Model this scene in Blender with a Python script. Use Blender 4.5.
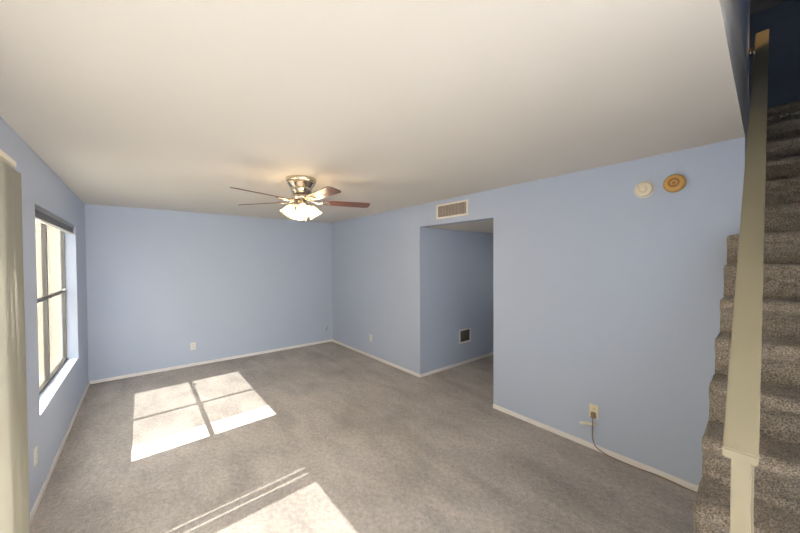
import bpy, bmesh, math, random
from mathutils import Vector, Matrix
random.seed(7)
SC = bpy.context.scene
for o in list(bpy.data.objects): bpy.data.objects.remove(o)
COL = SC.collection

# ------------------------------------------------------------------ camera
YAW, PITCH, ROLL, FPX, EYE = 0.6799, 0.01652, 0.005248, 319.78, 1.6472
cam = bpy.data.cameras.new('camera'); cam.sensor_width = 36; cam.sensor_fit = 'HORIZONTAL'
cam.lens = 36 * FPX / 800; cam.clip_start = 0.02; cam.clip_end = 200
co = bpy.data.objects.new('camera', cam); COL.objects.link(co)
Fw = Vector((math.sin(YAW)*math.cos(PITCH), math.cos(YAW)*math.cos(PITCH), -math.sin(PITCH)))
Rt = Vector((math.cos(YAW), -math.sin(YAW), 0)); Up = Rt.cross(Fw)
m = Matrix((Rt, Up, -Fw)).transposed().to_4x4()
co.matrix_world = Matrix.Translation((0, 0, EYE)) @ m @ Matrix.Rotation(-ROLL, 4, 'Z')
SC.camera = co

# ------------------------------------------------------------------ daylight
w = bpy.data.worlds.new('sky'); SC.world = w; w.use_nodes = True
bg = w.node_tree.nodes['Background']
bg.inputs['Color'].default_value = (1.0, 0.98, 0.94, 1); bg.inputs['Strength'].default_value = 13.0
sun = bpy.data.lights.new('sun', 'SUN'); sun.energy = 21; sun.angle = math.radians(0.4); sun.color = (1, 0.95, 0.88)
so = bpy.data.objects.new('sun', sun); COL.objects.link(so)
so.rotation_euler = Vector((1, 0.06, -1.13)).to_track_quat('-Z', 'Y').to_euler()
so.location = (-8, -1, 12)
def portal(y0, y1, z0, z1):
    l = bpy.data.lights.new('daylight_portal', 'AREA'); l.shape = 'RECTANGLE'; l.size = z1-z0; l.size_y = y1-y0
    l.cycles.is_portal = True
    o = bpy.data.objects.new('daylight_portal', l); COL.objects.link(o)
    o.location = (-0.80, (y0+y1)/2, (z0+z1)/2); o.rotation_euler = (0, -math.pi/2, 0)
portal(0.3, 2.45, 0.0, 2.05); portal(3.38, 5.18, 0.55, 2.07)
l = bpy.data.lights.new('daylight_portal', 'AREA'); l.shape = 'RECTANGLE'; l.size = 1.8; l.size_y = 1.6; l.cycles.is_portal = True
o = bpy.data.objects.new('daylight_portal', l); COL.objects.link(o); o.location = (0.5, -2.75, 1.3); o.rotation_euler = (math.pi/2, 0, math.pi)

SC.view_settings.view_transform = 'Standard'; SC.view_settings.look = 'None'
SC.view_settings.gamma = 1; SC.view_settings.use_curve_mapping = False
SC.view_settings.exposure = 0.85
SC.cycles.diffuse_bounces = 8; SC.cycles.max_bounces = 14; SC.cycles.transparent_max_bounces = 16

# ------------------------------------------------------------------ materials
def mat(name, col, rough=0.6, metal=0.0, spec=0.5):
    m = bpy.data.materials.new(name); m.use_nodes = True
    b = m.node_tree.nodes['Principled BSDF']
    b.inputs['Base Color'].default_value = (*col, 1); b.inputs['Roughness'].default_value = rough
    b.inputs['Metallic'].default_value = metal; b.inputs['Specular IOR Level'].default_value = spec
    return m
def noise_col(m, c1, c2, scale, detail=4, lo=0.35, hi=0.65, stretch=None, vec=None):
    nt = m.node_tree; b = nt.nodes['Principled BSDF']
    tc = nt.nodes.new('ShaderNodeTexCoord'); mp = nt.nodes.new('ShaderNodeMapping')
    nt.links.new(tc.outputs['Object'], mp.inputs[0])
    if stretch: mp.inputs['Scale'].default_value = stretch
    n = nt.nodes.new('ShaderNodeTexNoise'); n.inputs['Scale'].default_value = scale; n.inputs['Detail'].default_value = detail
    nt.links.new(mp.outputs[0], n.inputs['Vector'])
    r = nt.nodes.new('ShaderNodeValToRGB'); r.color_ramp.elements[0].position = lo; r.color_ramp.elements[1].position = hi
    r.color_ramp.elements[0].color = (*c1, 1); r.color_ramp.elements[1].color = (*c2, 1)
    nt.links.new(n.outputs['Fac'], r.inputs[0]); nt.links.new(r.outputs[0], b.inputs['Base Color'])
    return r, mp
def bump(m, scale, strength, dist=0.01, detail=3):
    nt = m.node_tree; b = nt.nodes['Principled BSDF']
    tc = nt.nodes.new('ShaderNodeTexCoord'); n = nt.nodes.new('ShaderNodeTexNoise')
    n.inputs['Scale'].default_value = scale; n.inputs['Detail'].default_value = detail
    nt.links.new(tc.outputs['Object'], n.inputs['Vector'])
    bp = nt.nodes.new('ShaderNodeBump'); bp.inputs['Strength'].default_value = strength; bp.inputs['Distance'].default_value = dist
    nt.links.new(n.outputs['Fac'], bp.inputs['Height']); nt.links.new(bp.outputs[0], b.inputs['Normal'])
WALLC = (0.455, 0.515, 0.632)
M = {}
M['wall'] = mat('blue_wall_paint', WALLC, 0.55, spec=0.3); bump(M['wall'], 90, 0.08, 0.003)
M['ceiling'] = mat('ceiling_paint', (0.665, 0.63, 0.58), 0.8, spec=0.2); bump(M['ceiling'], 60, 0.12, 0.003)
M['trim'] = mat('white_trim', (0.80, 0.77, 0.75), 0.4)
def carpet(name, base, dark, lite, patch):
    m = mat(name, base, 0.95, spec=0.1); nt = m.node_tree; b = nt.nodes['Principled BSDF']
    r, mp = noise_col(m, dark, lite, 170, 3, 0.32, 0.68)
    tc = nt.nodes.new('ShaderNodeTexCoord')
    def ns(scale, det, lo, hi, stretch=(1, 1, 1), rot=0.0, dist=0.6):
        q = nt.nodes.new('ShaderNodeMapping'); q.inputs['Scale'].default_value = stretch; q.inputs['Rotation'].default_value = (0, 0, rot)
        nt.links.new(tc.outputs['Object'], q.inputs[0])
        n = nt.nodes.new('ShaderNodeTexNoise'); n.inputs['Scale'].default_value = scale; n.inputs['Detail'].default_value = det; n.inputs['Distortion'].default_value = dist
        nt.links.new(q.outputs[0], n.inputs['Vector'])
        k = nt.nodes.new('ShaderNodeMapRange'); k.inputs[1].default_value = 0.3; k.inputs[2].default_value = 0.7
        k.inputs[3].default_value = lo; k.inputs[4].default_value = hi
        nt.links.new(n.outputs['Fac'], k.inputs[0]); return k.outputs[0]
    f1 = ns(1.3, 6, 1-patch*1.1, 1+patch*1.1); f2 = ns(38, 6, 1-patch*1.3, 1+patch*1.3, (1, 0.8, 1), 0.9, 0.4); f3 = ns(4.5, 6, 1-patch*1.1, 1+patch*1.1, (1, 0.4, 1), 0.5, 0.8)
    a = nt.nodes.new('ShaderNodeMath'); a.operation = 'MULTIPLY'; nt.links.new(f1, a.inputs[0]); nt.links.new(f2, a.inputs[1])
    c = nt.nodes.new('ShaderNodeMath'); c.operation = 'MULTIPLY'; nt.links.new(a.outputs[0], c.inputs[0]); nt.links.new(f3, c.inputs[1])
    mx = nt.nodes.new('ShaderNodeVectorMath'); mx.operation = 'SCALE'
    nt.links.new(r.outputs[0], mx.inputs[0]); nt.links.new(c.outputs[0], mx.inputs['Scale'])
    nt.links.new(mx.outputs[0], b.inputs['Base Color'])
    b.inputs['Sheen Weight'].default_value = 0.15
    bump(m, 150, 0.6, 0.01)
    return m
M['carpet'] = carpet('grey_carpet', (0.38, 0.345, 0.315), (0.28, 0.25, 0.225), (0.52, 0.475, 0.435), 0.13)
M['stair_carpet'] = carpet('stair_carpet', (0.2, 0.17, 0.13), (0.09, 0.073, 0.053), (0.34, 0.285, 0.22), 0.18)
M['bronze'] = mat('window_frame_metal', (0.13, 0.12, 0.11), 0.45, 0.6)
M['rail'] = mat('cream_rail_paint', (0.27, 0.234, 0.152), 0.32); bump(M['rail'], 25, 0.05, 0.002)
M['brass'] = mat('antique_brass', (0.66, 0.58, 0.46), 0.25, 1.0)
M['blade'] = mat('walnut_blade', (0.13, 0.055, 0.04), 0.38)
noise_col(M['blade'], (0.09, 0.035, 0.028), (0.19, 0.085, 0.06), 9, 6, 0.3, 0.7, (1, 9, 1))
M['louver'] = mat('louver_metal', (0.48, 0.41, 0.34), 0.45, 0.2)
M['cream'] = mat('cream_metal', (0.80, 0.74, 0.62), 0.4)
M['dark'] = mat('dark_void', (0.03, 0.028, 0.025), 0.9)
M['plate'] = mat('outlet_plastic', (0.72, 0.70, 0.66), 0.35)
M['plate_dark'] = mat('socket_slot', (0.08, 0.07, 0.06), 0.6)
M['ivory'] = mat('ivory_plastic', (0.78, 0.70, 0.52), 0.4)
M['yellow'] = mat('aged_yellow_plastic', (0.62, 0.36, 0.09), 0.4)
M['yellow_dark'] = mat('aged_brown_plastic', (0.34, 0.16, 0.05), 0.45)
M['cord'] = mat('brown_cord', (0.28, 0.20, 0.13), 0.5)
M['greyvinyl'] = mat('grey_blind_vinyl', (0.20, 0.21, 0.215), 0.4)
M['stucco'] = mat('neighbor_stucco', (0.50, 0.44, 0.34), 0.9); bump(M['stucco'], 40, 0.3, 0.01)
M['concrete'] = mat('patio_concrete', (0.42, 0.40, 0.37), 0.9); bump(M['concrete'], 30, 0.2, 0.01)

def shader_mix(name, build):
    m = bpy.data.materials.new(name); m.use_nodes = True; nt = m.node_tree; nt.nodes.clear()
    out = nt.nodes.new('ShaderNodeOutputMaterial'); nt.links.new(build(nt), out.inputs[0]); return m
def mixn(nt, f, a, b):
    x = nt.nodes.new('ShaderNodeMixShader'); x.inputs[0].default_value = f
    nt.links.new(a, x.inputs[1]); nt.links.new(b, x.inputs[2]); return x.outputs[0]
def node(nt, t, col, **k):
    n = nt.nodes.new(t); n.inputs['Color'].default_value = (*col, 1)
    for a, b in k.items(): n.inputs[a].default_value = b
    return n.outputs[0]
M['glass'] = shader_mix('window_glass', lambda nt: mixn(nt, 0.06, node(nt, 'ShaderNodeBsdfTransparent', (0.97, 0.98, 0.97)), node(nt, 'ShaderNodeBsdfGlossy', (1, 1, 1), Roughness=0.02)))
M['screen'] = shader_mix('insect_screen', lambda nt: mixn(nt, 0.53, node(nt, 'ShaderNodeBsdfTransparent', (1, 1, 1)), node(nt, 'ShaderNodeBsdfDiffuse', (0.18, 0.18, 0.17))))
M['slat'] = shader_mix('vertical_blind_vinyl', lambda nt: mixn(nt, 0.35, node(nt, 'ShaderNodeBsdfDiffuse', (0.62, 0.60, 0.53)), node(nt, 'ShaderNodeBsdfTranslucent', (0.55, 0.52, 0.44))))
def shade_sh(nt):
    a = mixn(nt, 0.45, node(nt, 'ShaderNodeBsdfTranslucent', (0.5, 0.43, 0.32)), node(nt, 'ShaderNodeBsdfTransparent', (1, 0.95, 0.85)))
    g = mixn(nt, 0.08, a, node(nt, 'ShaderNodeBsdfGlossy', (1, 1, 1), Roughness=0.1))
    e = nt.nodes.new('ShaderNodeEmission'); e.inputs[0].default_value = (1, 0.80, 0.50, 1); e.inputs[1].default_value = 0.35
    s = nt.nodes.new('ShaderNodeAddShader'); nt.links.new(g, s.inputs[0]); nt.links.new(e.outputs[0], s.inputs[1]); return s.outputs[0]
M['shade'] = shader_mix('frosted_lamp_glass', shade_sh)
M['bulb'] = shader_mix('lit_bulb', lambda nt: node(nt, 'ShaderNodeEmission', (1, 0.82, 0.55), Strength=5))

# ------------------------------------------------------------------ helpers
def bx(bm, x0, x1, y0, y1, z0, z1, bev=0.0, T=None):
    t = bmesh.new()
    vs = [t.verts.new((x, y, z)) for z in (z0, z1) for y in (y0, y1) for x in (x0, x1)]
    for f in ((0, 2, 3, 1), (4, 5, 7, 6), (0, 1, 5, 4), (2, 6, 7, 3), (0, 4, 6, 2), (1, 3, 7, 5)): t.faces.new([vs[i] for i in f])
    if bev: bmesh.ops.bevel(t, geom=t.edges[:], offset=bev, segments=2, affect='EDGES', profile=0.7)
    merge(bm, t, T)
def merge(bm, t, T=None):
    if T is not None: bmesh.ops.transform(t, matrix=T, verts=t.verts[:])
    me = bpy.data.meshes.new('tmp'); t.to_mesh(me); t.free(); bm.from_mesh(me); bpy.data.meshes.remove(me)
def lathe(bm, prof, seg=32, T=None, cap=True):
    t = bmesh.new(); rings = []
    for r, z in prof:
        rings.append([t.verts.new((r*math.cos(2*math.pi*i/seg), r*math.sin(2*math.pi*i/seg), z)) for i in range(seg)])
    for a, b in zip(rings, rings[1:]):
        for i in range(seg): t.faces.new((a[i], a[(i+1) % seg], b[(i+1) % seg], b[i]))
    if cap:
        t.faces.new(rings[0][::-1]); t.faces.new(rings[-1])
    bmesh.ops.recalc_face_normals(t, faces=t.faces[:])
    merge(bm, t, T)
def tube(bm, pts, r, seg=8, T=None):
    pts = [Vector(p) for p in pts]; t = bmesh.new(); rings = []
    for i, p in enumerate(pts):
        d = (pts[min(i+1, len(pts)-1)] - pts[max(i-1, 0)]).normalized()
        a = d.cross(Vector((0, 0, 1)) if abs(d.z) < 0.9 else Vector((1, 0, 0))).normalized(); b = d.cross(a)
        rings.append([t.verts.new(p + (a*math.cos(2*math.pi*k/seg) + b*math.sin(2*math.pi*k/seg))*r) for k in range(seg)])
    for A, B in zip(rings, rings[1:]):
        for i in range(seg): t.faces.new((A[i], A[(i+1) % seg], B[(i+1) % seg], B[i]))
    t.faces.new(rings[0][::-1]); t.faces.new(rings[-1])
    bmesh.ops.recalc_face_normals(t, faces=t.faces[:]); merge(bm, t, T)
def prism(bm, poly, y0, y1, T=None):          # polygon in XZ extruded along Y
    t = bmesh.new()
    A = [t.verts.new((x, y0, z)) for x, z in poly]; B = [t.verts.new((x, y1, z)) for x, z in poly]
    t.faces.new(A); t.faces.new(B[::-1]); n = len(poly)
    for i in range(n): t.faces.new((A[i], B[i], B[(i+1) % n], A[(i+1) % n]))
    bmesh.ops.recalc_face_normals(t, faces=t.faces[:]); merge(bm, t, T)
def obj(name, bm, m, parent=None, smooth=False, label=None):
    me = bpy.data.meshes.new(name); bm.to_mesh(me); bm.free(); me.materials.append(M[m] if isinstance(m, str) else m)
    if smooth:
        for p in me.polygons: p.use_smooth = True
    o = bpy.data.objects.new(name, me); COL.objects.link(o)
    if parent: o.parent = parent
    if label: o['label'] = label
    return o
def autosmooth(o, ang=35):
    me = o.data
    for p in me.polygons: p.use_smooth = True
    me.set_sharp_from_angle(angle=math.radians(ang))
def thing(name, label, cat, loc=(0, 0, 0), rot=(0, 0, 0), group=None):
    o = bpy.data.objects.new(name, None); COL.objects.link(o); o.location = loc; o.rotation_euler = rot
    o.empty_display_size = 0.1; tag(o, label, cat, group); return o
def tag(o, label, cat, group=None):
    o['label'] = label; o['category'] = cat
    if group: o['group'] = group
def struct(name, bm, m, parent=None, label=None):
    o = obj(name, bm, m, parent)
    if not parent: o['kind'] = 'structure'
    if label: o['label'] = label
    return o
B = bmesh.new

# ------------------------------------------------------------------ room dimensions
XL, XB, YD, H = -0.58, 3.049, 6.007, 2.44
YN = -2.6                                   # wall behind the camera
OY1, OY2, OZ = 3.327, 2.116, 2.127          # hallway opening in the right wall
WY0, WY1, WZ0, WZ1 = 3.385, 5.185, 0.55, 2.07   # window
DY0, DY1, DZ1 = 0.30, 2.455, 1.985            # sliding door
TH = math.atan(0.035)
SF = Matrix.Translation((3.05, 0.213, 0)) @ Matrix.Rotation(TH, 4, 'Z')   # stair frame: s up the flight, n to its left

# ------------------------------------------------------------------ structure
T_ = 0.13
bm = B(); bx(bm, XL-T_, 6.0, YN-0.1, YD+0.1, -0.12, 0.0); struct('floor', bm, 'carpet', label='grey beige cut pile carpet floor')
# lower ceiling with the stair opening cut out of it
def quad_ceiling():
    bm = B()
    a = SF @ Vector((-1.95, 0, 0)); b = SF @ Vector((0, 0, 0)); c = SF @ Vector((0, -1.0, 0)); d = SF @ Vector((-1.95, -1.0, 0))
    def slab(poly):
        t = bmesh.new(); A = [t.verts.new((x, y, H)) for x, y in poly]; Bq = [t.verts.new((x, y, H+0.44)) for x, y in poly]
        t.faces.new(A[::-1]); t.faces.new(Bq)
        for i in range(len(poly)): j = (i+1) % len(poly); t.faces.new((A[i], A[j], Bq[j], Bq[i]))
        merge(bm, t)
    x0, x1 = XL-0.2, XB
    slab([(x0, a.y), (a.x, a.y), (b.x, b.y), (x1+0.12, b.y+0.004), (x1+0.12, YD+0.1), (x0, YD+0.1)])
    slab([(x0, d.y), (d.x, d.y), (a.x, a.y), (x0, a.y)])
    slab([(x0, YN-0.1), (x1+0.12, YN-0.1), (x1+0.12, c.y), (d.x, d.y), (x0, d.y)])
    return bm
struct('ceiling', quad_ceiling(), 'ceiling', label='off white lightly textured ceiling')
T_ = 0.13
# left wall with window and door openings
bm = B()
for (y0, y1, z0, z1) in ((YN, DY0, 0, H), (DY0, DY1, DZ1, H), (DY1, WY0, 0, H), (WY0, WY1, 0, WZ0), (WY0, WY1, WZ1, H), (WY1, YD, 0, H)):
    bx(bm, XL-T_, XL, y0, y1, z0, z1)
struct('wall_left', bm, 'wall', label='light blue wall with the window')
bm = B(); bx(bm, XL-T_, XB+0.12, YD, YD+0.12, 0, H); struct('wall_back', bm, 'wall', label='light blue far wall')
bm = B()
for (x0, x1, z0, z1) in ((XL-T_, -0.4, 0, H), (1.4, XB+0.12, 0, H), (-0.4, 1.4, 0, 0.5), (-0.4, 1.4, 2.1, H)): bx(bm, x0, x1, YN-0.12, YN, z0, z1)
struct('wall_front', bm, 'wall')
bm = B()  # unseen window added in the front wall to brighten the room
for (x0, x1, z0, z1) in ((-0.4, -0.35, 0.5, 2.1), (1.35, 1.4, 0.5, 2.1), (-0.4, 1.4, 0.5, 0.54), (-0.4, 1.4, 2.06, 2.1), (0.47, 0.53, 0.54, 2.06)): bx(bm, x0, x1, YN-0.09, YN-0.04, z0, z1)
struct('fill_window', bm, 'bronze', label='metal framed window added behind the viewer to let in fill daylight')
# right wall with hallway opening; it ends at the stair
bm = B()
bx(bm, XB, XB+0.12, OY1, YD, 0, H); bx(bm, XB, XB+0.12, OY2, OY1, OZ, H); bx(bm, XB, XB+0.12, 0.2135, OY2, 0, H)
struct('wall_right', bm, 'wall', label='light blue wall with the hallway opening')
# hallway behind the opening
bm = B()
bx(bm, XB+0.12, 5.9, OY1, OY1+0.1, 0, OZ+0.2)
struct('wall_hall', bm, 'wall', label='blue hallway wall with low return grille')
bm = B(); bx(bm, 5.8, 5.9, 1.2, 1.35, 0, OZ+0.2); bx(bm, 5.8, 5.9, 2.45, OY1, 0, OZ+0.2); bx(bm, 5.8, 5.9, 1.35, 2.45, 0, 1.42); bx(bm, 5.8, 5.9, 1.35, 2.45, 1.52, OZ+0.2)  # slot added in the unseen end wall to lighten the hallway
struct('wall_hall_end', bm, 'wall')
bm = B(); bx(bm, XB+0.12, 5.9, 1.1, 1.2, 0, OZ+0.2); struct('wall_hall_side', bm, 'wall')
bm = B(); bx(bm, XB+0.121, 5.9, 1.1, OY1+0.1, OZ, OZ+0.1); struct('ceiling_hall', bm, 'ceiling')
# stairwell: left side wall (above the ceiling edge), right side wall, upper storey shell
UZ = 2.88; TOP = 5.25
bm = B()
t = B(); bx(t, -2.05, 0.0, 0.0, 0.10, H+0.001, TOP); bx(t, 0.0, 0.12, 0.001, 0.10, H+0.001, TOP); bx(t, 0.12, 0.45, 0.0, 0.10, 0.0, TOP); bx(t, 0.45, 0.95, 0.0, 0.10, 0.0, UZ)
merge(bm, t, SF); struct('wall_stair_left', bm, 'wall', label='blue wall face above the ceiling edge')
bm = B(); t = B(); bx(t, -1.95, 4.0, -1.08, -1.0, 0.0, TOP); merge(bm, t, SF); struct('wall_stair_right', bm, 'wall')
bm = B(); t = B(); bx(t, -2.05, -1.95, -1.0, 0.0, H+0.441, TOP); merge(bm, t, SF); struct('wall_stair_near', bm, 'wall')
bm = B(); t = B(); bx(t, 4.0, 4.1, -1.08, 3.1, UZ, TOP); bx(t, 0.45, 4.0, 3.0, 3.1, UZ, TOP); bx(t, 0.35, 0.45, 0.1, 3.1, UZ, TOP); merge(bm, t, SF); struct('wall_upper_hall', bm, 'wall')
bm = B(); t = B(); bx(t, -2.05, 4.1, -1.08, 3.1, TOP, TOP+0.1); merge(bm, t, SF); struct('ceiling_upper', bm, 'ceiling')
bm = B(); t = B(); bx(t, 0.94, 4.0, -1.0, 3.0, UZ-0.1, UZ-0.005); bx(t, 0.45, 0.94, 0.1, 3.0, UZ-0.1, UZ-0.005); merge(bm, t, SF); struct('floor_upper', bm, 'carpet')

# baseboards
def bb(name, x0, x1, y0, y1):
    bm = B(); bx(bm, x0, x1, y0, y1, 0.0, 0.044, 0.003); struct(name, bm, 'trim')
bb('baseboard_back', XL, XB, YD-0.013, YD)
bb('baseboard_left', XL, XL+0.013, 2.36, YD-0.013)
bm = B(); bx(bm, XB-0.013, XB, OY1, YD-0.013, 0, 0.044, 0.003); bx(bm, XB-0.013, XB, 0.30, OY2, 0, 0.044, 0.003); struct('baseboard_right', bm, 'trim')
bb('baseboard_hall', XB, 5.8, OY1-0.013, OY1)

# ------------------------------------------------------------------ window
wn = bpy.data.objects.new('window_1', None); COL.objects.link(wn); wn.location = (XL-0.09, (WY0+WY1)/2, WZ0); wn['kind'] = 'structure'
wn['label'] = 'dark metal framed four light window in the blue wall'
def wchild(name, parts, m, x, bev=0.0):
    bm = B()
    for (dx0, dx1, y0, y1, z0, z1) in parts: bx(bm, dx0, dx1, y0-(WY0+WY1)/2, y1-(WY0+WY1)/2, z0-WZ0, z1-WZ0, bev)
    o = obj(name, bm, m, wn); return o
fx0, fx1 = -0.03, 0.0
RZ = 1.335; MY = 4.30
wchild('window_frame', [(fx0, fx1, WY0, WY0+0.02, WZ0, WZ1), (fx0, fx1, WY1-0.02, WY1, WZ0, WZ1), (fx0, fx1, WY0, WY1, WZ0, WZ0+0.03), (fx0, fx1, WY0, WY1, WZ1-0.03, WZ1)], 'bronze', 0)
wchild('mullion', [(fx0, fx1, MY-0.024, MY+0.024, WZ0+0.03, WZ1-0.03)], 'bronze', 0)
wchild('sash_rail', [(fx0+0.012, fx1+0.004, WY0+0.02, MY-0.024, RZ-0.015, RZ+0.015), (fx0+0.012, fx1+0.004, MY+0.024, WY1-0.02, RZ-0.015, RZ+0.015)], M['bronze'], 0)
for (y0, y1) in ((WY0+0.02, MY-0.024), (MY+0.024, WY1-0.02)):
    for (z0, z1) in ((WZ0+0.03, RZ-0.015), (RZ+0.015, WZ1-0.03)):
        wchild('window_pane', [(-0.014, -0.011, y0, y1, z0, z1)], 'glass', 0)
wchild('sash_latch', [(0.004, 0.022, 4.98, 5.05, RZ+0.015, RZ+0.03)], 'trim', 0)
wchild('insect_screen', [(-0.036, -0.034, 3.70, WY1-0.001, WZ0+0.001, WZ1-0.001)], 'screen', 0)
wchild('screen_frame', [(-0.040, -0.031, 3.685, 3.70, WZ0+0.001, WZ1-0.001)], 'bronze', 0)
# painted sill board
bm = B(); bx(bm, XL-0.09, XL+0.001, WY0+0.001, WY1-0.001, WZ0-0.0005, WZ0+0.006, 0.002); struct('trim_1', bm, 'wall', label='pale painted window sill')
# raised mini blind in the window head
bl = thing('window_blind', 'dark grey mini blind raised tight under the window head', 'blind', (XL-0.035, (WY0+WY1)/2, WZ1))
bm = B(); bx(bm, -0.022, 0.026, -0.885, 0.885, -0.035, -0.001, 0.003); obj('headrail', bm, 'greyvinyl', bl)
bm = B()
for k in range(9): bx(bm, -0.016, 0.016, -0.88, 0.88, -0.040-k*0.005, -0.0375-k*0.005)
obj('slat_stack', bm, 'greyvinyl', bl)
bm = B(); bx(bm, -0.016, 0.016, -0.88, 0.88, -0.095, -0.084, 0.003); obj('bottom_rail', bm, 'trim', bl, label='pale bottom rail')
bm = B(); tube(bm, [(0.030, -0.80, -0.03), (0.031, -0.80, -0.35), (0.030, -0.80, -0.62)], 0.003, 6); obj('tilt_wand', bm, 'glass', bl)

# ------------------------------------------------------------------ sliding door (beyond the left edge of the frame)
dn = bpy.data.objects.new('door_1', None); COL.objects.link(dn); dn.location = (XL-0.09, (DY0+DY1)/2, 0); dn['kind'] = 'structure'
def dchild(name, parts, m):
    bm = B()
    for (x0, x1, y0, y1, z0, z1) in parts: bx(bm, x0, x1, y0-(DY0+DY1)/2, y1-(DY0+DY1)/2, z0, z1)
    return obj(name, bm, m, dn)
dchild('door_frame', [(-0.05, 0, DY0, DY0+0.04, 0, DZ1), (-0.05, 0, DY1-0.04, DY1, 0, DZ1), (-0.05, 0, DY0, DY1, DZ1-0.05, DZ1), (-0.05, 0, DY0, DY1, 0, 0.03), (-0.05, 0, 1.27, 1.33, 0.03, DZ1-0.05)], 'bronze')
dchild('door_glass', [(-0.03, -0.026, DY0+0.04, 1.27, 0.03, DZ1-0.05)], 'glass'); dchild('door_glass', [(-0.03, -0.026, 1.33, DY1-0.04, 0.03, DZ1-0.05)], 'glass')
dchild('insect_screen', [(-0.062, -0.060, 0.72, DY1, 0.01, DZ1-0.01)], 'screen')

# vertical blinds stacked open at the far end of the door
vb = thing('vertical_blinds', 'cream vertical blinds stacked open at the left edge beside the window wall', 'blinds', (XL+0.08, 2.27, 2.13))
bm = B(); bx(bm, -0.035, 0.04, -2.0, 0.09, -0.022, 0.004, 0.003); bx(bm, -0.08, -0.035, -1.9, -1.86, -0.02, 0.0); bx(bm, -0.08, -0.035, 0.03, 0.07, -0.02, 0.0); obj('headrail', bm, 'cream', vb)
ys = [-0.10, -0.07, -0.04, -0.010, 0.037, 0.067, 0.115, 0.143]
for k, y in enumerate(ys):
    a = math.radians(24)
    bm = B(); t = bmesh.new(); n = 8; V = []
    for j in range(n+1):
        u = (j/n-0.5)*0.089; c = 0.006*(1-(2*j/n-1)**2)
        for z in (-2.08, -0.035): V.append(t.verts.new((u*math.cos(a)-c*math.sin(a), y+u*math.sin(a)+c*math.cos(a), z)))
    for j in range(n): t.faces.new((V[2*j], V[2*j+2], V[2*j+3], V[2*j+1]))
    bmesh.ops.solidify(t, geom=t.faces[:], thickness=0.0012)
    merge(bm, t); s = obj('slat', bm, 'slat', vb, smooth=True)
    bm = B(); bx(bm, -0.006, 0.006, y-0.003, y+0.003, -0.04, -0.02); obj('slat_hanger', bm, 'plate', s)

# ------------------------------------------------------------------ staircase
RISE, RUN = 0.18, 0.1945
st = thing('staircase', 'straight carpeted staircase climbing from the right side of the room to the floor above', 'stairs', (3.05, 0.213, 0), (0, 0, TH))
def nose_s(k): return -1.23+(k-5)*RUN
def step_mesh(k):
    # thick pile wrapped round tread and riser, built as a rounded profile in (s, z)
    s = nose_s(k); z = RISE*k; zb = RISE*(k-1)
    r = 0.034; pts = []
    back = s+RUN+0.05
    pts.append((back, z)); 
    for j in range(11):                                   # full round nosing
        a = math.pi/2 + j/10*math.pi*0.86
        pts.append((s+r+r*math.cos(a), z-r+r*math.sin(a)))
    pts += [(s+0.022+r*0.25, z-2*r-0.012), (s+0.030, z-2*r-0.04), (s+0.026, zb-0.02), (back, zb-0.02)]
    n1 = 0.064 + 0.003*max(0, 8-k) if s+0.02 < -0.06 else -0.006
    n0 = -0.985
    bm = bmesh.new()
    t = bmesh.new(); dens = []
    # resample profile
    prof = []
    for (a, b) in zip(pts, pts[1:]+pts[:1]):
        L = math.hypot(b[0]-a[0], b[1]-a[1]); m_ = max(1, int(L/0.014))
        for i in range(m_): prof.append((a[0]+(b[0]-a[0])*i/m_, a[1]+(b[1]-a[1])*i/m_))
    cs = sum(p[0] for p in prof)/len(prof); cz = sum(p[1] for p in prof)/len(prof)
    rows = [(n1, 0.026), (n1-0.003, 0.012), (n1-0.012, 0.003), (n1-0.026, 0.0)]
    nn = n1-0.026; N = 60
    for i in range(1, N+1): rows.append((nn+(n0-nn)*i/N, 0))
    rng = random.Random(k); rings = []
    for (n, ins) in rows:
        ring = []
        for (ps, pz) in prof:
            d = Vector((cs-ps, 0, cz-pz)); d.normalize()
            q = Vector((ps, n, pz)) + d*ins
            if pz > zb+0.03: q += Vector((rng.uniform(-1, 1), rng.uniform(-.5, .5), rng.uniform(-1, 1)))*0.0022
            ring.append(t.verts.new(q))
        rings.append(ring)
    P = len(prof)
    for A, C in zip(rings, rings[1:]):
        for i in range(P): t.faces.new((A[i], A[(i+1) % P], C[(i+1) % P], C[i]))
    t.faces.new(rings[0]); t.faces.new(rings[-1][::-1])
    bmesh.ops.recalc_face_normals(t, faces=t.faces[:])
    merge(bm, t); return bm
for k in range(1, 17):
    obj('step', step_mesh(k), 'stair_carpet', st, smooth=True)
bm = B(); prism(bm, [(nose_s(1)+0.06, 0.0), (nose_s(1)+0.06, 0.02), (nose_s(11)+0.06, RISE*10-0.08), (nose_s(11)+0.06, 0.0)], 0.012, 0.045)
obj('side_panel', bm, 'wall', st, label='blue painted side panel')

# handrail on its post
hr = thing('handrail', 'cream painted flat wooden handrail on a slim post in front of the stairs', 'handrail', (3.05, 0.213, 0), (0, 0, TH))
SL = 0.925
def sheared(x0, x1, y0, y1, z_at, th, bev):
    bm = B(); t = bmesh.new(); q = []
    for x in (x0, x1):
        for y in (y0, y1):
            for dz in (-th, 0): q.append(t.verts.new((x, y, z_at+SL*(x-x0)+dz)))
    for f in ((0, 1, 3, 2), (4, 6, 7, 5), (0, 4, 5, 1), (2, 3, 7, 6), (0, 2, 6, 4), (1, 5, 7, 3)): t.faces.new([q[i] for i in f])
    bmesh.ops.recalc_face_normals(t, faces=t.faces[:])
    bmesh.ops.bevel(t, geom=t.edges[:], offset=bev, segments=2, affect='EDGES')
    merge(bm, t); return bm
o = obj('rail_cap', sheared(-1.86, 0.46, -0.095, -0.03, 1.15, 0.026, 0.003), 'rail', hr)
o = obj('sub_rail', sheared(-1.80, 0.46, -0.083, -0.050, 1.18, 0.07, 0.002), 'rail', hr)
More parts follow.
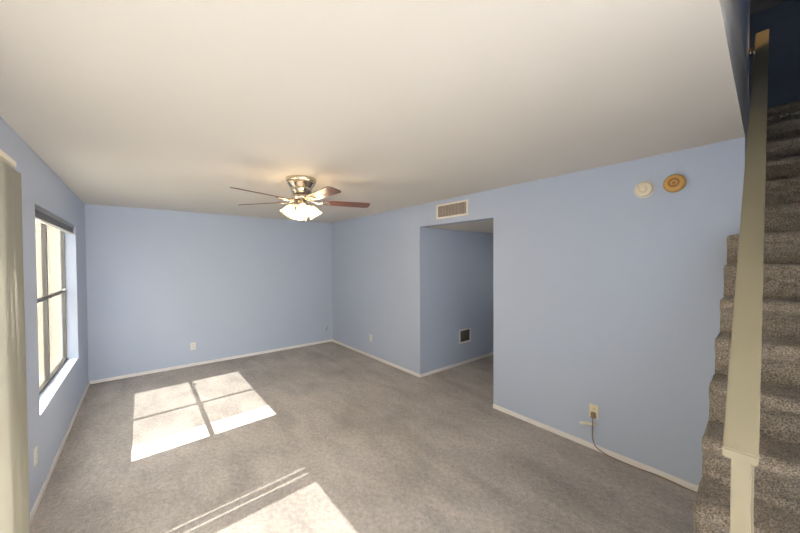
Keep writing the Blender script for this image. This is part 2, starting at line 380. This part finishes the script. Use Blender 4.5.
bm = B(); bx(bm, -1.845, -1.765, -0.0815, -0.0455, 0.19, 1.165, 0.002); obj('newel_post', bm, 'rail', hr)
bm = B(); bx(bm, -1.765, -1.750, -0.086, -0.060, 0.30, 1.12, 0.002); obj('post_batten', bm, 'rail', hr)
bm = B(); bx(bm, 0.36, 0.39, -0.055, 0.0, 3.125, 3.16, 0.004); bx(bm, 0.365, 0.385, -0.068, -0.050, 3.13, 3.20, 0.003); obj('wall_bracket', bm, 'brass', hr)

# added spot without a fixture, for the warm glow on the top of the rail
l = bpy.data.lights.new('rail_glow_spot', 'SPOT'); l.energy = 60; l.color = (1, 0.62, 0.22); l.spot_size = math.radians(9); l.spot_blend = 0.7; l.shadow_soft_size = 0.02
lo = bpy.data.objects.new('rail_glow_spot', l); COL.objects.link(lo); P0 = SF @ Vector((0.62, -0.85, 4.7)); P1 = SF @ Vector((0.36, -0.05, 3.19))
lo.location = P0; lo.rotation_euler = (P1-P0).to_track_quat('-Z', 'Y').to_euler()

# ------------------------------------------------------------------ ceiling fan
FX, FY = 1.2, 2.98
fan = thing('ceiling_fan', 'brass flush mount ceiling fan with five dark wood blades and lit glass shades', 'ceiling fan', (FX, FY, H))
bm = B(); lathe(bm, [(0.060, 0.0), (0.140, 0.0), (0.143, -0.012), (0.138, -0.030), (0.128, -0.036), (0.130, -0.050), (0.122, -0.062), (0.105, -0.085), (0.098, -0.095), (0.100, -0.105), (0.092, -0.130), (0.075, -0.150), (0.02, -0.156)], 40)
o = obj('motor_housing', bm, 'brass', fan); autosmooth(o)
bm = B(); lathe(bm, [(0.02, -0.150), (0.078, -0.156), (0.095, -0.165), (0.097, -0.185), (0.085, -0.198), (0.055, -0.206), (0.02, -0.208)], 36); o = obj('blade_hub', bm, 'brass', fan); autosmooth(o)
bm = B(); lathe(bm, [(0.01, -0.205), (0.045, -0.208), (0.050, -0.222), (0.062, -0.235), (0.064, -0.262), (0.050, -0.280), (0.028, -0.292), (0.018, -0.330), (0.010, -0.345), (0.001, -0.35)], 32); o = obj('light_kit_body', bm, 'brass', fan); autosmooth(o)
BZ = -0.215
for k in range(5):
    a = math.radians(-17+72*k); R = Matrix.Rotation(a, 4, 'Z')
    Tm = R @ Matrix.Translation((0, 0, BZ)) @ Matrix.Rotation(math.radians(-12), 4, 'X')
    # blade outline
    t = bmesh.new(); out = []
    L0, L1 = 0.20, 0.675
    out.append((L0, -0.045)); out.append((L0+0.06, -0.055))
    for i in range(9):
        b = -math.pi/2+math.pi/2*i/8; out.append((L1-0.035+0.035*math.cos(b), -0.030+0.035*math.sin(b)))
    for i in range(9):
        b = math.pi/2*i/8; out.append((L1-0.035+0.035*math.cos(b), 0.030+0.035*math.sin(b)))
    out.append((L0+0.06, 0.055)); out.append((L0, 0.045))
    A = [t.verts.new((x, y, -0.003)) for x, y in out]; C = [t.verts.new((x, y, 0.003)) for x, y in out]
    t.faces.new(A[::-1]); t.faces.new(C)
    for i in range(len(out)): j = (i+1) % len(out); t.faces.new((A[i], A[j], C[j], C[i]))
    bm = B(); merge(bm, t, None); o = obj('fan_blade', bm, 'blade', fan); o.matrix_local = Tm
    bm = B(); tube(bm, [(0.085, 0, 0.012), (0.12, 0, 0.0), (0.16, 0, -0.012), (0.20, 0, -0.008)], 0.009, 8)
    bx(bm, 0.185, 0.27, -0.030, 0.030, -0.0095, -0.0035, 0.002)
    for (sx, sy) in ((0.2, 0.018), (0.2, -0.018), (0.25, 0)): lathe(bm, [(0.001, -0.013), (0.006, -0.012), (0.007, -0.009)], 10, Matrix.Translation((sx, sy, 0)))
    obj('blade_bracket', bm, 'brass', o)
for k in range(4):
    a = math.radians(-112+8+90*k); R = Matrix.Rotation(a, 4, 'Z')
    arm_end = Vector((0.072, 0, -0.245))
    S = R @ Matrix.Translation(arm_end) @ Matrix.Rotation(math.radians(-33), 4, 'Y')
    bm = B(); tube(bm, [(0.05, 0, -0.248), (0.065, 0, -0.240), (0.08, 0, -0.238), (0.088, 0, -0.250)], 0.007, 8, R)
    lathe(bm, [(0.010, 0.012), (0.024, 0.008), (0.027, -0.006), (0.026, -0.024), (0.012, -0.026)], 20, S); ar = obj('lamp_arm', bm, 'brass', fan)
    autosmooth(ar)
    prof = [(0.024, -0.018), (0.030, -0.030), (0.040, -0.050), (0.047, -0.072), (0.050, -0.092), (0.056, -0.110), (0.068, -0.126)]
    t = bmesh.new(); rings = []; sg = 36
    for (r, z) in prof:
        rings.append([t.verts.new(((r*(1+0.05*(max(0, -z-0.09)/0.036)*math.cos(6*2*math.pi*i/sg)))*math.cos(2*math.pi*i/sg), (r*(1+0.05*(max(0, -z-0.09)/0.036)*math.cos(6*2*math.pi*i/sg)))*math.sin(2*math.pi*i/sg), z)) for i in range(sg)])
    for A, C in zip(rings, rings[1:]):
        for i in range(sg): t.faces.new((A[i], A[(i+1) % sg], C[(i+1) % sg], C[i]))
    bmesh.ops.solidify(t, geom=t.faces[:], thickness=0.002)
    bm = B(); merge(bm, t, S); sh = obj('lamp_shade', bm, 'shade', fan, smooth=True)
    bm = B(); lathe(bm, [(0.001, -0.100), (0.012, -0.096), (0.019, -0.082), (0.018, -0.066), (0.011, -0.045), (0.010, -0.028)], 16, S); obj('light_bulb', bm, 'bulb', sh, smooth=True)
    l = bpy.data.lights.new('lamp_light', 'POINT'); l.energy = 4.5; l.color = (1, 0.83, 0.62); l.shadow_soft_size = 0.03
    lo = bpy.data.objects.new('lamp_light', l); COL.objects.link(lo); lo.parent = fan; lo.location = S @ Vector((0, 0, -0.118))
for (dx, dy, L) in ((0.03, -0.035, 0.10), (-0.035, -0.03, 0.06)):
    bm = B(); tube(bm, [(dx, dy, -0.27), (dx, dy, -0.30-L)], 0.0016, 6); lathe(bm, [(0.001, -0.315-L), (0.006, -0.308-L), (0.006, -0.298-L), (0.002, -0.29-L)], 10, Matrix.Translation((dx, dy, 0))); obj('pull_chain', bm, 'brass', fan)

# ------------------------------------------------------------------ wall fittings
# supply register above the hallway opening
vt = thing('air_register', 'cream framed louvred air register high above the hallway opening', 'vent', (XB, 2.727, 2.29))
bm = B()
W2, H2 = 0.262, 0.092
for (y0, y1, z0, z1) in ((-W2, W2, H2-0.022, H2), (-W2, W2, -H2, -H2+0.022), (-W2, -W2+0.026, -H2+0.022, H2-0.022), (W2-0.026, W2, -H2+0.022, H2-0.022)): bx(bm, -0.012, 0, y0, y1, z0, z1, 0.002)
obj('frame', bm, 'cream', vt)
bm = B(); bx(bm, -0.002, -0.0005, -W2+0.026, W2-0.026, -H2+0.022, H2-0.022); obj('duct_back', bm, 'dark', vt)
for k in range(8):
    z = -H2+0.032+k*0.017; bm = B(); bx(bm, -0.008, 0.008, -W2+0.028, W2-0.028, -0.0008, 0.0008, 0, Matrix.Translation((-0.006, 0, z)) @ Matrix.Rotation(math.radians(50), 4, 'Y')); obj('louver', bm, 'louver', vt)
bm = B()
for k in range(9):
    y = -W2+0.05+k*0.0515
    bx(bm, -0.0115, -0.009, y-0.0035, y+0.0035, -H2+0.023, H2-0.023)
obj('vertical_vanes', bm, 'louver', vt)
# return grille low in the hallway
gr = thing('wall_grille', 'small grey metal return grille low on the hallway wall', 'vent', (4.02, OY1, 0.448))
bm = B()
for (x0, x1, z0, z1) in ((-0.14, 0.14, 0.088, 0.112), (-0.14, 0.14, -0.112, -0.088), (-0.14, -0.115, -0.088, 0.088), (0.115, 0.14, -0.088, 0.088)): bx(bm, x0, x1, -0.010, 0, z0, z1, 0.002)
obj('frame', bm, 'trim', gr)
bm = B(); bx(bm, -0.115, 0.115, -0.002, -0.0005, -0.088, 0.088); obj('duct_back', bm, 'dark', gr)
for k in range(10):
    z = -0.078+k*0.0172; bm = B(); bx(bm, -0.114, 0.114, -0.0075, 0.0075, -0.0008, 0.0008, 0, Matrix.Translation((0, -0.006, z)) @ Matrix.Rotation(math.radians(-45), 4, 'X')); obj('louver', bm, 'louver', gr)

# round detectors on the right wall (axis along -X)
RX = Matrix.Rotation(math.radians(-90), 4, 'Y')
d1 = thing('smoke_detector', 'small white round smoke detector on the right wall', 'smoke detector', (XB, 0.742, 2.193))
bm = B(); lathe(bm, [(0.01, 0), (0.066, 0.0), (0.067, 0.010), (0.060, 0.014), (0.01, 0.015)], 40, RX); o = obj('base_plate', bm, 'plate', d1); autosmooth(o)
bm = B(); lathe(bm, [(0.03, 0.014), (0.056, 0.014), (0.056, 0.026), (0.050, 0.034), (0.028, 0.038), (0.024, 0.036), (0.02, 0.036), (0.018, 0.042), (0.001, 0.043)], 40, RX); o = obj('sensor_cover', bm, 'ivory', d1); autosmooth(o, 25)
bm = B(); bx(bm, -0.041, -0.036, 0.028, 0.036, 0.016, 0.024, 0.001); obj('test_button', bm, 'louver', d1)
d2 = thing('smoke_detector', 'larger yellowed round smoke detector with brown centre ring, nearer the stairs', 'smoke detector', (XB, 0.561, 2.206))
bm = B(); lathe(bm, [(0.01, 0), (0.064, 0.0), (0.066, 0.012), (0.063, 0.026), (0.055, 0.036), (0.034, 0.040), (0.030, 0.036), (0.01, 0.036)], 40, RX); o = obj('housing', bm, 'yellow', d2); autosmooth(o, 30)
bm = B(); lathe(bm, [(0.022, 0.036), (0.0335, 0.036), (0.0335, 0.0405), (0.030, 0.0425), (0.024, 0.0425), (0.022, 0.0405), (0.022, 0.036)], 36, RX, cap=False); o = obj('sounder_ring', bm, 'yellow_dark', d2); autosmooth(o)
bm = B(); lathe(bm, [(0.001, 0.044), (0.009, 0.043), (0.010, 0.035)], 20, RX); bx(bm, -0.0405, -0.036, -0.012, 0.012, -0.024, -0.016, 0.001); obj('test_button', bm, 'yellow_dark', d2)

def outlet(loc, rz, label, blank=False, m='plate'):
    t = thing('wall_outlet', label, 'outlet', loc, (0, 0, rz), None)      # local -Y faces the room
    bm = B(); bx(bm, -0.036, 0.036, -0.006, 0, -0.058, 0.058, 0.003); obj('cover_plate', bm, m, t)
    for z in (0.022, -0.022):
        bm = B(); bx(bm, -0.016, 0.016, -0.0085, -0.005, z-0.014, z+0.014, 0.003); s = obj('socket', bm, m, t)
        bm = B()
        for x in (-0.006, 0.006): bx(bm, x-0.0012, x+0.0012, -0.0088, -0.008, z-0.002, z+0.007)
        bx(bm, -0.002, 0.002, -0.0088, -0.008, z-0.010, z-0.006); obj('socket_slots', bm, 'plate_dark', s)
    bm = B(); lathe(bm, [(0.001, 0.0075), (0.003, 0.007), (0.0035, 0.005)], 10, Matrix.Rotation(math.radians(90), 4, 'X')); obj('plate_screw', bm, 'louver', t)
    return t
outlet((0.618, YD, 0.317), 0, 'white duplex outlet on the far blue wall behind the sunlit patch')
outlet((XB, 4.573, 0.331), -math.pi/2, 'white duplex outlet on the right wall left of the hallway opening')
outlet((XB, 1.092, 0.332), -math.pi/2, 'ivory duplex outlet on the right wall with a brown cord plugged in', m='ivory')
outlet((XL, 3.228, 0.34), math.pi/2, 'pale outlet low on the window wall under the window')
# cable stub in far wall corner
bm = B(); lathe(bm, [(0.004, 0.0), (0.014, 0.0), (0.014, 0.004), (0.006, 0.005)], 16, Matrix.Rotation(math.radians(90), 4, 'X'))
tube(bm, [(0, 0, 0), (0.0, -0.018, -0.002), (0.004, -0.024, 0.02), (0.012, -0.02, 0.05), (0.02, -0.02, 0.075)], 0.004, 8)
o = obj('cable_stub', bm, M['cord'], smooth=True); o.location = (2.915, YD, 0.262); tag(o, 'short dark cable end poking out of the far wall near the corner', 'cable')
# white connector stub by the plugged outlet
cn = thing('coax_cable', 'short ivory cable end with connector sticking out beside the corded outlet', 'cable', (XB, 1.11, 0.215))
bm = B(); tube(bm, [(0.0, -0.03, 0.01), (-0.018, -0.022, 0.008), (-0.024, 0.0, 0.004), (-0.024, 0.03, 0.0), (-0.026, 0.055, -0.008)], 0.010, 8); obj('cable', bm, 'ivory', cn, smooth=True)
bm = B(); tube(bm, [(-0.026, 0.052, -0.007), (-0.027, 0.085, -0.014)], 0.014, 8); tube(bm, [(-0.027, 0.085, -0.014), (-0.027, 0.10, -0.017)], 0.003, 6); obj('connector', bm, 'plate', cn)
# brown power cord from the outlet along the baseboard
cd = thing('power_cord', 'brown power cord hanging from the outlet and running along the baseboard to the stairs', 'cord', (XB, 1.092, 0.310))
bm = B(); bx(bm, -0.034, -0.009, -0.016, 0.016, -0.030, 0.018, 0.005); obj('plug', bm, 'cord', cd)
pts = [(-0.030, 0, -0.015), (-0.032, 0, -0.06), (-0.028, 0.002, -0.15), (-0.024, 0.0, -0.215), (-0.026, -0.02, -0.265), (-0.030, -0.06, -0.285), (-0.032, -0.12, -0.300), (-0.030, -0.2, -0.3045)]
y = -0.2
while y > -0.80:
    y -= 0.05; pts.append((-0.024-0.008*math.sin(y*17), y, -0.3045))
# smooth it
def cr(P, n=6):
    P = [Vector(p) for p in P]; out = []
    for i in range(len(P)-1):
        p0, p1, p2, p3 = P[max(i-1, 0)], P[i], P[i+1], P[min(i+2, len(P)-1)]
        for j in range(n):
            t = j/n; out.append(0.5*((2*p1)+(p2-p0)*t+(2*p0-5*p1+4*p2-p3)*t*t+(3*p1-p0-3*p2+p3)*t**3))
    return out+[P[-1]]
bm = B(); tube(bm, cr(pts), 0.0045, 8); obj('cable', bm, 'cord', cd, smooth=True)

# ------------------------------------------------------------------ outside
bm = B(); bx(bm, -9, XL-T_, -8, 16, -0.25, -0.13); struct('ground', bm, 'concrete')
bm = B(); bx(bm, -4.2, XL-T_-0.002, 6.6, 6.8, -0.13, 3.2)
for k in range(14): bx(bm, -4.15+k*0.24, -4.13+k*0.24, 6.575, 6.6, -0.13, 3.15)
struct('wall_patio', bm, 'stucco', label='cream patio wall seen through the window')
bm = B(); bx(bm, -6.3, -6.0, -8, 16, -0.13, 4.9)
o = obj('neighbor_building', bm, 'stucco'); tag(o, 'pale cream stucco wall of the building seen through the window', 'building')
